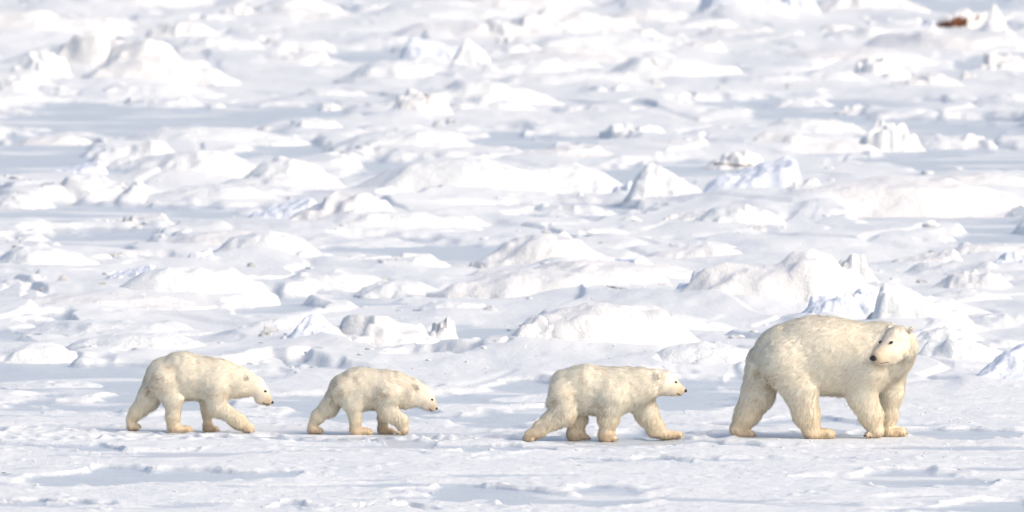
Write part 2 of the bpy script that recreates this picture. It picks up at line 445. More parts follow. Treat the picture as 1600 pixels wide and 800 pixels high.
 ('ice_heap', 1215, 492, 280, 92, 'heap', 'cream', .05, 'tallest right heap, rising behind the mother bear'),
 ('ice_block', 1120, 480, 120, 50, 'jagged', 'blue', .2, 'blue shaded block at the left of the heap behind the mother bear'),
 ('ice_block', 1320, 450, 80, 46, 'jagged', 'cream', -.1, 'bright cut block at the right of the heap behind the mother'),
 ('tilted_ice_slab', 1438, 520, 130, 66, 'slab', 'white', -.3, 'big tilted white slab rising behind the mother bear\'s head'),
 ('ice_block', 1352, 508, 84, 50, 'heap', 'blue', 0, 'blue shaded upright block behind the mother bear\'s shoulders'),
 ('ice_block', 1300, 512, 84, 40, 'heap', 'blue', .2, 'pointed blue block behind the mother bear\'s back'),
 ('ice_plate', 1450, 424, 100, 30, 'slab', 'cream', .3, 'curled bright plate above the big tilted slab'),
 ('ice_block', 1522, 462, 110, 34, 'plate', 'cream', 0, 'flat bright block right of the big tilted slab'),
 ('ice_block', 1580, 436, 84, 40, 'jagged', 'blue', .2, 'blue shaded block at the right edge above the flat bright block'),
 ('ice_floe', 1545, 402, 110, 16, 'plate', 'cream', .2, 'low cream floe at the right edge under the lower grey lead'),
 ('snow_mound', 1500, 490, 150, 26, 'mound', 'white', .2, 'white drift right of the big tilted slab'),
 ('ice_block', 1500, 575, 140, 42, 'heap', 'white', -.1, 'white block right of the mother bear\'s head'),
 ('ice_block', 1480, 545, 100, 30, 'mound', 'white', 0, 'soft white hump just right of the mother bear\'s head'),
 ('ice_hummock', 1582, 606, 150, 66, 'peak', 'blue', .3, 'blue shaded hummock cut by the right frame edge beside the mother'),
 ('ice_floe', 50, 566, 190, 32, 'heap', 'white', -.2, 'low broken floe at the left edge behind the leftmost cub'),
 ('snow_mound', 215, 556, 190, 28, 'mound', 'white', .1, 'low white drift just behind the leftmost cub\'s rump'),
 ('ice_floe', 400, 570, 170, 18, 'plate', 'white', .1, 'thin floe between the two leftmost cubs, behind them'),
 ('ice_floe', 60, 606, 150, 9, 'plate', 'white', .3, 'thin snow strip on grey ice left of the leftmost cub'),
 ('ice_floe', 640, 566, 120, 12, 'plate', 'white', 0, 'thin snow strip behind the second cub\'s shoulders'),
 ('snow_mound', 1380, 470, 90, 26, 'mound', 'white', .3, 'low drift between the bright cut block and the tilted slab'),
]

USED = set()
def beside(px, py, what, table):
    """a phrase that says which named block a nameless one lies next to; each phrase is given out once"""
    near = sorted(table, key=lambda q: math.hypot((px - q[1]) * .7, (py - (q[2] - q[4] * .3)) * 1.6))[:4]
    for q in near:
        if len(q[8].split()) > 10: continue
        dx, dy = px - q[1], (py - q[2] + q[4] * .3) * 2.5
        side = ('right of' if dx > 0 else 'left of') if abs(dx) > abs(dy) else ('in front of' if dy > 0 else 'behind')
        if (q[8], side, what) not in USED:
            USED.add((q[8], side, what))
            return what + ' ' + side + ' the ' + q[8]
    return None
NAMED = list(ICE)
_q = random.Random(77)
while len(ICE) < len(NAMED) + 70:              # low drifts and half-buried floes that fill the field between the named blocks
    px, py = _q.uniform(-30, 1630), 8 + 545 * _q.random() ** 1.3
    name, what, kind = _q.choice((('snow_drift', 'low drift', 'mound'), ('snow_drift', 'low drift', 'mound'), ('ice_ridge', 'rubble ridge', 'heap'), ('ice_floe', 'snowy floe', 'plate')))
    w = _q.uniform(90, 260); h = w * _q.uniform(.10, .19)
    if any(abs(px - b[0]) < b[2] * .9 + w * .3 and abs(py - h * .5 - b[1]) < b[3] + h * .5 for b in BARE):
        continue
    text = beside(px, py, what, NAMED)
    if text:
        ICE.append((name, px, py, w, h, kind, _q.choice(('white', 'white', 'cream')), _q.uniform(-.5, .5), text))
ICE_DEPTH = {'plate': 1.5, 'mound': .85, 'heap': .85, 'peak': .8, 'slab': .7, 'jagged': .85}
SKIRT = []                                     # drifts banked up round every block: x, y, reach, height
for (_n, px, py, w, h, kind, _m, _p, _l) in ICE:
    c = unproject(px, py); q = (c[1] + DIST) / F_PX
    dep = ICE_DEPTH[kind] * (1.0 if w < 150 else (150.0 / w) ** .5)
    SKIRT.append((c[0], c[1] + w * q * dep * .45, w * q, h * q))

def drifts(x, y):
    r = np.zeros(x.shape, np.float32)
    for i, (cx, cy, w, h) in enumerate(SKIRT):
        ry = max(w * 1.1, 1.6); rx = w * .62
        m = np.nonzero(np.abs(y - cy) < 2.2 * ry)[0]
        if not len(m): continue
        ux = (x[m] - cx + .25 * w) / rx; ux = np.where(ux > 0, ux * .85, ux)
        e = np.exp(-ux ** 2 - ((y[m] - cy) / ry) ** 2)
        r[m] = np.maximum(r[m], (.14 + .28 * ((i * 37) % 10) / 10) * h * e)
    return r

BEAR_SPOTS = [(300, 676), (578, 679), (945, 689), (1285, 685)]
BEAR_XY = [unproject(*p) for p in BEAR_SPOTS]

_r = random.Random(9)
PRINTS = []
for _k, _c in enumerate(BEAR_XY):
    _x = -7.5
    while _x < _c[0] - (.95 if _k == 3 else .75):
        PRINTS.append((_x + _r.uniform(-.06, .06), _c[1] + _r.choice((-.16, .14)) + _r.uniform(-.15, .15)))
        _x += _r.uniform(.32, .55)

def bare_shade_mask(x, y):
    wx = x + 0.55 * fbm2(x * 0.9, y * 0.28, 3, 41)
    wy = y + 1.6 * fbm2(x * 0.8, y * 0.25, 3, 47)
    g = np.full(x.shape, -9.0)
    for (cx, cy, rx, ry) in BARE_SHADE_W:
        g = np.maximum(g, 1.0 - np.hypot((wx - cx) / rx, (wy - cy) / ry))
    return g                                   # > 0 inside

def ground(x, y):
    """height of the snow and how much of it covers the ice"""
    far = sstep(5.0, 16.0, y + 2.0 * noise2(x * 0.3, x * 0 + 3.3, 5))
    g = bare_shade_mask(x, y)
    streak = sstep(.22, .50, fbm2(x * .24, y * .70, 4, 181)) * (1 - far) * .8
    bare = sstep(-0.08, 0.22, g + 0.30 * fbm2(x * .8, y * 0.75, 4, 60))
    bare = np.maximum(bare, streak)
    # broken plates half buried in drift
    qx, qy = x + 0.6 * noise2(x * 0.6, y * 0.3, 71), y + 1.6 * noise2(x * 0.5, y * 0.25, 73)
    f1, f2, cid, dx, dy = voronoi2(qx / 2.6, qy / 9.0, 81)
    tilt = (cid * 37.0 % 1.0 - 0.5) * dx * 0.10 + (cid * 91.0 % 1.0 - 0.5) * dy * 0.10
    plate = (np.maximum(cid - 0.35, 0) * 0.16 + tilt) * sstep(0.0, 0.10, f2 - f1)
    f1b, f2b, cidb, dxb, dyb = voronoi2(qx / 0.8 + 5.1, qy / 2.6, 91)
    rough = sstep(0.0, 0.5, fbm2(x * 0.22, y * 0.07, 2, 31))
    plate2 = .6 * rough * (np.maximum(cidb - 0.45, 0) * 0.20 + (cidb * 53.0 % 1.0 - 0.5) * dxb * 0.12) * sstep(0.0, 0.2, f2b - f1b)
    drift = 0.14 * fbm2(x * 0.30, y * 0.09, 3, 11) + 0.02 * fbm2(x * 1.6, y * 0.6, 3, 21)
    field = np.maximum(plate + plate2, 0) + np.maximum(drift + 0.04, -0.02)
    field = field * .8 + drifts(x, y) * (1 + .25 * fbm2(x * 1.2, y * .5, 2, 171))
    # trodden, crusted snow in front
    crust = 0.020 * fbm2(x * 0.7, y * 0.55, 3, 101) + 0.009 * fbm2(x * 3.4, y * 3.4, 4, 111, .55) + 0.02
    fx1, fx2, fc, _, _ = voronoi2(x / 0.16, y / 0.30, 121)
    crumb = np.maximum(fc - 0.72, 0) * 0.07 * sstep(0.55, 0.1, fx1)
    crust = crust + crumb * sstep(-0.4, 0.5, noise2(x * 0.7, y * 0.4, 131) + 0.15)
    lip = 0.018 * sstep(-0.35, -0.02, g) * (1 - bare)          # snow banked along the bare ice
    h = (crust + lip) * (1 - 0.85 * far) + field * far
    h = h * (1 - bare) + bare * (0.006 * fbm2(x * 1.3, y * 0.6, 2, 141) - 0.012)
    # the bears' own trail: trodden lower, with the prints of their paws
    for c in BEAR_XY:
        k = sstep(1.7, .8, np.hypot((x - c[0]) / 1.0, (y - c[1]) / 0.6))
        h = h * (1 - 0.7 * k)
    for (px, py) in PRINTS:
        m = np.nonzero((np.abs(y - py) < .7) & (np.abs(x - px) < .4))[0]
        if len(m):
            q = np.hypot((x[m] - px) / .13, (y[m] - py) / .22)
            h[m] += -.036 * sstep(1.0, .5, q) + .018 * np.exp(-((q - 1.25) / .3) ** 2)
    snow = (1 - bare) * (0.62 + 0.35 * sstep(-0.25, 0.3, fbm2(x * 1.1, y * 0.5, 4, 151) + far * 0.6)) + bare * (.10 + .45 * sstep(0, .5, fbm2(x * .45, y * .7, 3, 161)))
    return h, snow

def ground_z(x, y):
    return float(ground(np.array([float(x)]), np.array([float(y)]))[0][0])

def build_ground():
    rows = [-400, -260, -182, -150, -100, -60, -40, -30, -25]
    y = -22.0
    while y < 4000:
        rows.append(y)
        d = y + DIST
        if y < 215:
            y += 0.085 * (d / 165.0) ** 2.0
        else:
            y *= 1.09
    rows = np.array(rows, dtype=float)
    core = np.linspace(-1.18, 1.18, 800)
    ext = 1.18 * 1.22 ** np.arange(1, 22)
    cols = np.concatenate([-ext[::-1], core, ext])
    half = np.maximum(rows + DIST, 60) * 800.0 / F_PX
    X = half[:, None] * cols[None, :]
    Y = np.repeat(rows[:, None], len(cols), 1)
    H, S = ground(X.ravel(), Y.ravel())
    v = np.stack([X.ravel(), Y.ravel(), H], 1)
    nr, nc = X.shape
    i = np.arange(nr * nc).reshape(nr, nc)
    f = np.stack([i[:-1, :-1], i[:-1, 1:], i[1:, 1:], i[1:, :-1]], -1).reshape(-1, 4)
    me = mesh_from('sea_ice', v, f)
    fattr(me, 'snow', S)
    print('ground', nr, nc, len(f))
    return tag(put('sea_ice', me, MAT_GROUND), 'snow-crusted frozen sea with bare grey ice patches', kind='structure')
build_ground()

# ------------------------------------------------------------------ ice blocks
def icosphere(sub):
    t = (1 + 5 ** 0.5) / 2
    v = [(-1, t, 0), (1, t, 0), (-1, -t, 0), (1, -t, 0), (0, -1, t), (0, 1, t), (0, -1, -t), (0, 1, -t), (t, 0, -1), (t, 0, 1), (-t, 0, -1), (-t, 0, 1)]
    f = [(0, 11, 5), (0, 5, 1), (0, 1, 7), (0, 7, 10), (0, 10, 11), (1, 5, 9), (5, 11, 4), (11, 10, 2), (10, 7, 6), (7, 1, 8),
         (3, 9, 4), (3, 4, 2), (3, 2, 6), (3, 6, 8), (3, 8, 9), (4, 9, 5), (2, 4, 11), (6, 2, 10), (8, 6, 7), (9, 8, 1)]
    v = [np.array(p) / np.linalg.norm(p) for p in v]
    for _ in range(sub):
        mid, nf = {}, []
        def m(a, b):
            k = (min(a, b), max(a, b))
            if k not in mid:
                q = v[a] + v[b]; v.append(q / np.linalg.norm(q)); mid[k] = len(v) - 1
            return mid[k]
        for a, b, c in f:
            ab, bc, ca = m(a, b), m(b, c), m(c, a)
            nf += [(a, ab, ca), (b, bc, ab), (c, ca, bc), (ab, bc, ca)]
        f = nf
    return np.array(v), np.array(f)
ICO = {s: icosphere(s) for s in (1, 2, 3, 4)}

def soft_min(zs, k):
    z = np.stack(zs)
    m = z.min(0)
    return m - k * np.log(np.exp(-(z - m) / k).sum(0))

def cut_block(U, V, rng, cu, cv, su, sv, ht, tilt=.3, steep=3.0, rnd=.06, n=None, yaw=None):
    """top of one broken block: a tilted lid and a ring of steep sides"""
    yaw = rng.uniform(0, 6.28) if yaw is None else yaw
    n = n or rng.choice((4, 5, 6))
    a, b = (U - cu), (V - cv)
    a, b = (a * math.cos(yaw) + b * math.sin(yaw)) / su, (-a * math.sin(yaw) + b * math.cos(yaw)) / sv
    zs = [ht * (1 + rng.uniform(-tilt, tilt) * a + rng.uniform(-tilt, tilt) * b)]
    for j in range(n):
        t = 6.2832 * j / n + rng.uniform(-.4, .4)
        zs.append((rng.uniform(.75, 1.1) - (math.cos(t) * a + math.sin(t) * b)) * ht * steep * rng.uniform(.7, 1.4))
    return soft_min(zs, rnd * ht)

def ice_shape(kind, rng, big, peak=0.0):
    """height over a unit square, -1..1 both ways, v = -1 nearest the camera; blocks frozen together and draped in snow"""
    nu, nv = (72, 52) if big else (32, 26)
    u = np.linspace(-1.08, 1.08, nu); v = np.linspace(-1.08, 1.08, nv)
    U0, V0 = np.meshgrid(u, v, indexing='ij')
    o = [rng.uniform(-40, 40) for _ in range(4)]
    U = U0 + .10 * fbm2(U0 * 2 + o[0], V0 * 2 + o[1], 3, 7)
    V = V0 + .10 * fbm2(U0 * 2 + o[1], V0 * 2 + o[2], 3, 8)
    crest = peak * .6
    w = np.where(U < crest, (crest - U) / (1 + crest), (U - crest) / (1 - crest))
    dome = np.maximum(1 - np.abs(w) ** 1.7 - np.abs(V) ** 2.0, 0) ** .75 - .05
    z = np.full(U.shape, -.15)
    passes = 1
    if kind == 'mound':
        z = np.maximum(z, dome * .92)
        for i in range(9):
            cu = rng.uniform(-.8, .8); cv = rng.uniform(-.7, .2)
            t = math.exp(-((cu - crest) / .6) ** 2) * .8
            z = np.maximum(z, cut_block(U, V, rng, cu, cv, rng.uniform(.18, .4), rng.uniform(.2, .4), max(.18, t * rng.uniform(.6, 1.05)), .35, 1.6, .12))
        passes = 3
    elif kind in ('heap', 'jagged'):
        jag = kind == 'jagged'
        z = np.maximum(z, dome * (.55 if jag else .68))
        for i in range(13 if big else 7):
            cu = rng.uniform(-.8, .8); cv = rng.uniform(-.65, .4)
            t = math.exp(-((cu - crest) / .7) ** 2 - (max(0, -cv - .2) / .5) ** 2)
            wide = 1 + .5 * t                                  # the tall ones are the broad ones
            z = np.maximum(z, cut_block(U, V, rng, cu, cv, wide * rng.uniform(.17, .34), wide * rng.uniform(.2, .38), max(.15, t * rng.uniform(.55, .98)), .4 if jag else .3, 4.8 if jag else 4.2, .07 if jag else .13, rng.choice((4, 5, 6))))
        passes = 2 if jag else 3
    elif kind == 'peak':
        pv = .15
        zs = [1 + (U - crest) / max(.22, (1 + crest) * .7), 1 - (U - crest) / (1 - crest) * .98, 1 + (V - pv) * .95, 1 - (V - pv) * 1.15, 1.02 + (U - crest) * .5 + (V - pv) * .55, 1.05 - (U - crest) * .35 + (V - pv) * .8]
        z = np.maximum(z, soft_min(zs, .06))
        for i in range(5):
            z = np.maximum(z, cut_block(U, V, rng, rng.uniform(-.8, .8), rng.uniform(-.85, -.4), rng.uniform(.12, .26), rng.uniform(.12, .22), rng.uniform(.1, .28), .5, 2.5))
    elif kind == 'plate':
        z = np.maximum(z, cut_block(U, V, rng, 0, 0, .88, .85, .72, .22, 3.2, .08, rng.choice((6, 7, 8)), 0))
        z = np.maximum(z, dome * .8)
        for i in range(5):
            z = np.maximum(z, cut_block(U, V, rng, rng.uniform(-.7, .7), rng.uniform(-.6, .4), rng.uniform(.12, .3), rng.uniform(.15, .35), rng.uniform(.6, 1.05), .3, 2.0, .1))
        passes = 2
    elif kind == 'slab':
        d = 1 if peak > 0 else -1
        zs = [.56 + .42 * d * U + .22 * V, (1 - d * U * 1.05) * 3.5, (.95 + V) * 2.6, (.9 - V) * 2.5, (1 + d * U) * 2.5, (1.15 - .6 * U - .7 * V) * 2.4, (1.2 + .7 * U + .6 * V) * 2.4]
        z = np.maximum(z, soft_min(zs, .08))
        for i in range(6):
            z = np.maximum(z, cut_block(U, V, rng, rng.uniform(-.9, .9), rng.uniform(-.9, .2), rng.uniform(.12, .3), rng.uniform(.12, .25), rng.uniform(.15, .5), .5, 2.5))
    if big and kind in ('mound', 'heap', 'plate', 'jagged'):     # loose lumps and broken edges all over it
        z0 = z.copy()
        for i in range(16):
            cu, cv = rng.uniform(-.85, .85), rng.uniform(-.8, .3)
            here = z0[int((cu + 1.08) / 2.16 * (nu - 1)), int((cv + 1.08) / 2.16 * (nv - 1))]
            if here > .05:
                z = np.maximum(z, cut_block(U, V, rng, cu, cv, rng.uniform(.05, .15), rng.uniform(.08, .2), min(1.0, here + rng.uniform(.02, .14)), .15, 2.5, .05))
    fade = np.clip(1.3 * (1 - (np.abs(U / 1.05) ** 3 + np.abs(V / 1.05) ** 3) ** 1.6), 0, 1) * np.clip(6 * (1.06 - np.maximum(np.abs(U0), np.abs(V0))), 0, 1)
    if kind in ('mound', 'heap', 'plate'):                       # snow banked up into a gentle foot
        fade = fade * np.clip(1.25 - (np.abs(U) ** 2.4 + np.abs(V) ** 2.4), 0, 1) ** .8
    z = np.where(fade <= 0, -.12, z)
    z = np.where(z > 0, z * fade, z)
    z = z + (.075 * fbm2(U0 * 3 + o[2], V0 * 3 + o[3], 4, 9)) * sstep(-.05, .25, z)
    for _ in range(passes if big else 0):
        p = np.pad(z, 1, mode='edge')
        z = (p[:-2, 1:-1] + p[2:, 1:-1] + p[1:-1, :-2] + p[1:-1, 2:] + 2 * p[1:-1, 1:-1]) / 6
    z[0, :] = z[-1, :] = -.2; z[:, 0] = z[:, -1] = -.2
    i = np.arange(nu * nv).reshape(nu, nv)
    f = np.stack([i[:-1, :-1], i[1:, :-1], i[1:, 1:], i[:-1, 1:]], -1).reshape(-1, 4)
    return np.stack([U0.ravel(), V0.ravel(), z.ravel()], 1), f

def ice_mesh(name, kind, rng, w, h, big, peak=0.0, depth=.9):
    v, f = ice_shape(kind, rng, big, peak)
    up = v[v[:, 2] > .06]
    x0, x1 = up[:, 0].min(), up[:, 0].max()
    v[:, 0] = (v[:, 0] - (x0 + x1) / 2) / (x1 - x0) * w
    v[:, 1] *= .5 * w * depth
    v[:, 2] = np.where(v[:, 2] > 0, v[:, 2] / v[:, 2].max() * h, v[:, 2] * 2.2)
    return mesh_from(name, v, f)

def place_ice():
    rng = random.Random(5)
    placed = []
    for i, (name, px, py, w, h, kind, mat, peak, label) in enumerate(ICE):
        c = unproject(px, py)
        s = (c[1] + DIST) / F_PX                              # metres for one pixel there
        W, H = w * s * 1.2, h * s * .90
        depth = ICE_DEPTH[kind]
        depth *= 1.0 if w < 150 else (150.0 / w) ** .5
        me = ice_mesh(name, kind, rng, W, H, w > 60, peak, depth)
        y = c[1] + W * depth * .45
        z = .75 * max(0, ground_z(c[0], c[1] - .1)) - .01
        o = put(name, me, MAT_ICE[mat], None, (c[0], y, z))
        tag(o, label, name.replace('_', ' ').replace('jagged ', '').replace('cracked ', '').replace('tilted ', '').replace('soil ', ''), 'blocks and mounds of the broken ice field')
        placed.append((o, c[0], y, W, H, s))
    return placed
PLACED = place_ice()

def by_label(text):
    return next(p for p in PLACED if text in p[0]['label'])

def surface_patch(name, host, pts, mat, thick):
    """a lumpy ribbon of silt or soil lying on the camera-facing side of an ice block; pts = (x, z, half height) in its own frame"""
    o, _, _, W, H, s = host
    from mathutils.bvhtree import BVHTree
    me = o.data
    tree = BVHTree.FromPolygons([v.co for v in me.vertices], [p.vertices for p in me.polygons])
    dense = []
    for (a, b) in zip(pts[:-1], pts[1:]):
        for t in np.linspace(0, 1, 10, endpoint=False):
            dense.append(tuple(np.array(a) * (1 - t) + np.array(b) * t))
    dense.append(pts[-1])
    rows, n = [], 7
    for j, (x, z, r) in enumerate(dense):
        r = r * (1 + .45 * math.sin(j * 1.7) * math.sin(j * .6 + 1))
        ring = []
        for k in range(n):
            u = -1 + 2 * k / (n - 1)
            hit = tree.ray_cast(Vector((x, -20, z + u * r)), Vector((0, 1, 0)))
            yy = hit[0].y if hit[0] else (ring[-1][1] if ring else 0)
            bulge = thick * (1 - u * u) * (1 if 0 < j < len(dense) - 1 else 0)
            ring.append((x + .2 * r * math.sin(3 * u + j), yy + thick * .4 - bulge * 1.4, z + u * r))
        rows.append(ring)
    v = np.array(rows).reshape(-1, 3)
    i = np.arange(len(v)).reshape(len(rows), n)
    f = np.stack([i[:-1, :-1], i[1:, :-1], i[1:, 1:], i[:-1, 1:]], -1).reshape(-1, 4)
    return put(name, mesh_from(name, v, f), mat, o)

h = by_label('rust-brown'); s = h[5]
surface_patch('soil_patch', h, [(-46 * s, 8 * s, 2.5 * s), (-32 * s, 11 * s, 5.5 * s), (-14 * s, 11 * s, 5 * s)], MAT_SOIL, .07)
surface_patch('soil_patch', h, [(-22 * s, 14 * s, 5 * s), (-11 * s, 15 * s, 10 * s), (5 * s, 14 * s, 7 * s)], MAT_SOIL, .08)
surface_patch('soil_patch', h, [(16 * s, 18 * s, 1.5 * s), (20 * s, 21 * s, 2.4 * s), (25 * s, 22 * s, 1.2 * s)], MAT_SOIL, .04)
h = by_label('silt line'); s = h[5]
surface_patch('silt_line', h, [(-34 * s, 8 * s, 2.2 * s), (-28 * s, 9 * s, 1 * s), (0, 7 * s, .9 * s), (12 * s, 6 * s, 1.6 * s), (26 * s, 7 * s, .8 * s)], MAT_CRACK, .02)
h = by_label('dark curved crack'); s = h[5]
surface_patch('crack', h, [(8 * s, 30 * s, .8 * s), (13 * s, 24 * s, 2 * s), (14 * s, 17 * s, 2.5 * s), (11 * s, 13 * s, .8 * s)], MAT_CRACK, .02)
h = by_label('short dark crack'); s = h[5]
surface_patch('crack', h, [(-33 * s, 30 * s, .8 * s), (-29 * s, 25 * s, 2.2 * s), (-24 * s, 19 * s, 1 * s)], MAT_CRACK, .02)

# small loose chunks one can still tell apart
def place_chunks():
    rng = random.Random(21)
    protos = [ice_mesh('ice_chunk', k, rng, 1.0, hh, False, rng.uniform(-.4, .4), 1.0) for k, hh in
              (('heap', .42), ('jagged', .5), ('mound', .35), ('jagged', .42), ('plate', .22), ('heap', .34), ('slab', .4), ('peak', .5))]
    n = 0
    while n < 64:
        py = 20 + 545 * rng.random()
        px = rng.uniform(-20, 1620)
        c = unproject(px, py)
        if bare_shade_mask(np.array([c[0]]), np.array([c[1]]))[0] > -.12 and rng.random() < .93:
            continue
        s = (c[1] + DIST) / F_PX
        text = beside(px, py, 'small chunk', NAMED)
        if not text:
            continue
        w = s * rng.uniform(14, 36)
        o = put('ice_chunk', rng.choice(protos), MAT_ICE['white' if rng.random() < .8 else 'cream'], None, (c[0], c[1], ground_z(c[0], c[1]) - .12 * w), (0, 0, rng.uniform(0, 6.28)))
        o.scale = (w, w, w * rng.uniform(.7, 1.2))
        tag(o, text, 'ice chunk', 'small loose ice chunks')
        n += 1
place_chunks()

def rubble(name, label, n, area, size, seed):
    """crumbs of ice and crusted snow, far too many to count"""
    rng = np.random.default_rng(seed)
    d, f = ICO[1]
    px = rng.uniform(-60, 1660, n * 3); py = rng.uniform(area[0], area[1], n * 3)
    P = np.array([unproject(a, b) for a, b in zip(px, py)])
    dens = noise2(P[:, 0] * .55, P[:, 1] * .22, seed) + .35 * noise2(P[:, 0] * 2, P[:, 1], seed + 1)
    g = bare_shade_mask(P[:, 0], P[:, 1])
    score = dens + 1.1 * np.exp(-(g / .25) ** 2) - 1.2 * (g > .2)
    for c in BEAR_XY:
        score[np.hypot(P[:, 0] - c[0], (P[:, 1] - c[1]) / .6) < 1.3] -= 1.0
    P = P[np.argsort(-score)[:n]]
    z = ground(P[:, 0], P[:, 1])[0]
    V, Fc = [], []
    for i in range(len(P)):
        q = size * math.exp(rng.normal(0, .5)) * (P[i, 1] + DIST) / 180
        jit = 1 + .35 * rng.standard_normal((len(d), 1)) * .6
        v = d * jit * np.array([q * rng.uniform(.8, 1.7), q * rng.uniform(.8, 1.7), q * rng.uniform(.25, .55)])
        a = rng.uniform(0, 6.28)
        v = v @ np.array([[math.cos(a), math.sin(a), 0], [-math.sin(a), math.cos(a), 0], [0, 0, 1]])
        V.append(v + [P[i, 0], P[i, 1], z[i] + q * .12]); Fc.append(f + i * len(d))
    tag(put(name, mesh_from(name, np.concatenate(V), np.concatenate(Fc)), MAT_ICE['loose']), label, 'ice rubble', kind='stuff')
rubble('ice_rubble', 'loose white ice crumbs strewn between the blocks', 320, (260, 575), .024, 3)
rubble('snow_crumbs', 'small crusted snow crumbs over the trampled foreground', 550, (570, 800), .009, 4)

# ------------------------------------------------------------------ polar bears
def surface_nets(d, lo, vox):
    nx, ny, nz = d.shape
    ins = d < 0
    c = np.zeros((nx - 1, ny - 1, nz - 1), dtype=np.int8)
    for a in (0, 1):
        for b in (0, 1):
            for e in (0, 1):
                c += ins[a:nx - 1 + a, b:ny - 1 + b, e:nz - 1 + e]
    act = (c > 0) & (c < 8)
    idx = np.full(act.shape, -1, dtype=np.int64)
    cells = np.argwhere(act)
    idx[act] = np.arange(len(cells))
    acc = np.zeros((len(cells), 3)); cnt = np.zeros(len(cells))
    corners = [(a, b, e) for a in (0, 1) for b in (0, 1) for e in (0, 1)]
    for i, p in enumerate(corners):
        for q in corners[i + 1:]:
            if sum(abs(p[k] - q[k]) for k in range(3)) != 1: continue
            dp = d[cells[:, 0] + p[0], cells[:, 1] + p[1], cells[:, 2] + p[2]]
            dq = d[cells[:, 0] + q[0], cells[:, 1] + q[1], cells[:, 2] + q[2]]
            m = (dp < 0) != (dq < 0)
            t = np.where(m, dp / np.where(m, dp - dq, 1), 0)
            pos = np.array(p) + t[:, None] * (np.array(q) - np.array(p))
            acc += np.where(m[:, None], pos, 0); cnt += m
    v = (cells + acc / cnt[:, None]) * vox + lo
    faces = []
    for ax in range(3):
        o = [k for k in range(3) if k != ax]
        sl0 = [slice(None)] * 3; sl1 = [slice(None)] * 3
        sl0[ax] = slice(0, -1); sl1[ax] = slice(1, None)
        A, B = ins[tuple(sl0)], ins[tuple(sl1)]
        e = np.argwhere(A != B)
        ok = (e[:, o[0]] > 0) & (e[:, o[1]] > 0) & (e[:, o[0]] < d.shape[o[0]] - 1) & (e[:, o[1]] < d.shape[o[1]] - 1)
        e = e[ok]
        def at(du, dv):
            q = e.copy(); q[:, o[0]] += du; q[:, o[1]] += dv
            return idx[q[:, 0], q[:, 1], q[:, 2]]
        quad = np.stack([at(-1, -1), at(0, -1), at(0, 0), at(-1, 0)], 1)
        flip = A[e[:, 0], e[:, 1], e[:, 2]]
        if ax == 1: flip = ~flip
        quad[~flip] = quad[~flip][:, ::-1]
        faces.append(quad)
    return v, np.concatenate(faces)

class Bear:
    """collects tapered limbs (in the metres of its own frame: x ahead, y to its left, z up) and evaluates their blended surface"""
    def __init__(self, zoom, ox, oy, cx, fy):
        self.zoom, self.ox, self.oy, self.cx, self.fy = zoom, ox, oy, cx, fy
        self.prims = []
        self.S = 150.0
    def P(self, zx, zy, y=0.0):
        X, Y = self.ox + zx / self.zoom, self.oy + zy / self.zoom
        return np.array([(X - self.cx) / self.S, y, (self.fy - Y) / self.S])
    def R(self, r):
        return r / self.zoom / self.S
    def chain(self, pts, k=0.03, sy=1.0, k0=None):
        """pts: (zx, zy, r, y)"""
        q = [(self.P(a, b, y), self.R(r)) for a, b, r, y in pts]
        for i in range(len(q) - 1):
            self.prims.append((q[i][0], q[i + 1][0], q[i][1], q[i + 1][1], sy, (k0 if i == 0 and k0 else k)))
    def blob(self, p, r, scale=(1, 1, 1), k=0.015):
        self.prims.append((np.array(p), np.array(scale, float), r, None, None, k))
    def sdf(self, p):
        d = None
        t_ = p.dtype
        for a, b, ra, rb, sy, k in self.prims:
            a, b = np.asarray(a).astype(t_), np.asarray(b).astype(t_)
            if rb is None:
                q = (p - a) / b
                e = (np.linalg.norm(q, axis=-1) - ra) * float(b.min())
            else:
                sc = np.array([1, 1 / sy, 1], dtype=t_)
                q = (p - a) * sc; ab = (b - a) * sc
                t = np.clip((q @ ab) / max(ab @ ab, 1e-9), 0, 1)
                e = np.linalg.norm(q - t[..., None] * ab, axis=-1) - (ra + (rb - ra) * t)
            if d is None: d = e
            else:
                h = np.maximum(k - np.abs(d - e), 0) / k
                d = np.minimum(d, e) - h * h * k * .25
        return d
    def skin_y(self, x, z, y0=-.9, y1=.3):
        ys = np.linspace(y0, y1, 1200)
        p = np.stack([np.full(1200, x), ys, np.full(1200, z)], 1)
        s = np.argmax(self.sdf(p) < 0)
        return ys[s]
    def normal(self, p):
        e = .004
        g = np.array([self.sdf(np.array([p + np.eye(3)[i] * e]))[0] - self.sdf(np.array([p - np.eye(3)[i] * e]))[0] for i in range(3)])
        return g / np.linalg.norm(g)

def paw(b, heel, toe, r, side, spread=None):
    """four toes in front of the sole; returns the claw roots"""
    H, T = b.P(*heel, side), b.P(*toe, side)
    H[2] = max(H[2], r * .8); T[2] = max(T[2], r * .62)
    sp = spread or r * 1.15
    f = T - H; f /= max(np.linalg.norm(f), 1e-6)
    out = []
    b.prims.append((H, T - f * r * .4, r * 1.15, r * .95, 1.25, .02))
    for i, o in enumerate((-1.05, -.36, .36, 1.05)):
        c = T + np.array([-abs(o) * r * .30, o * sp * .72, 0]) + f * r * .1
        b.blob(c, r * .60, (1.2, .95, .9), .006)
        out.append((c + f * r * .28 + np.array([0, 0, r * .08]), f))
    return out

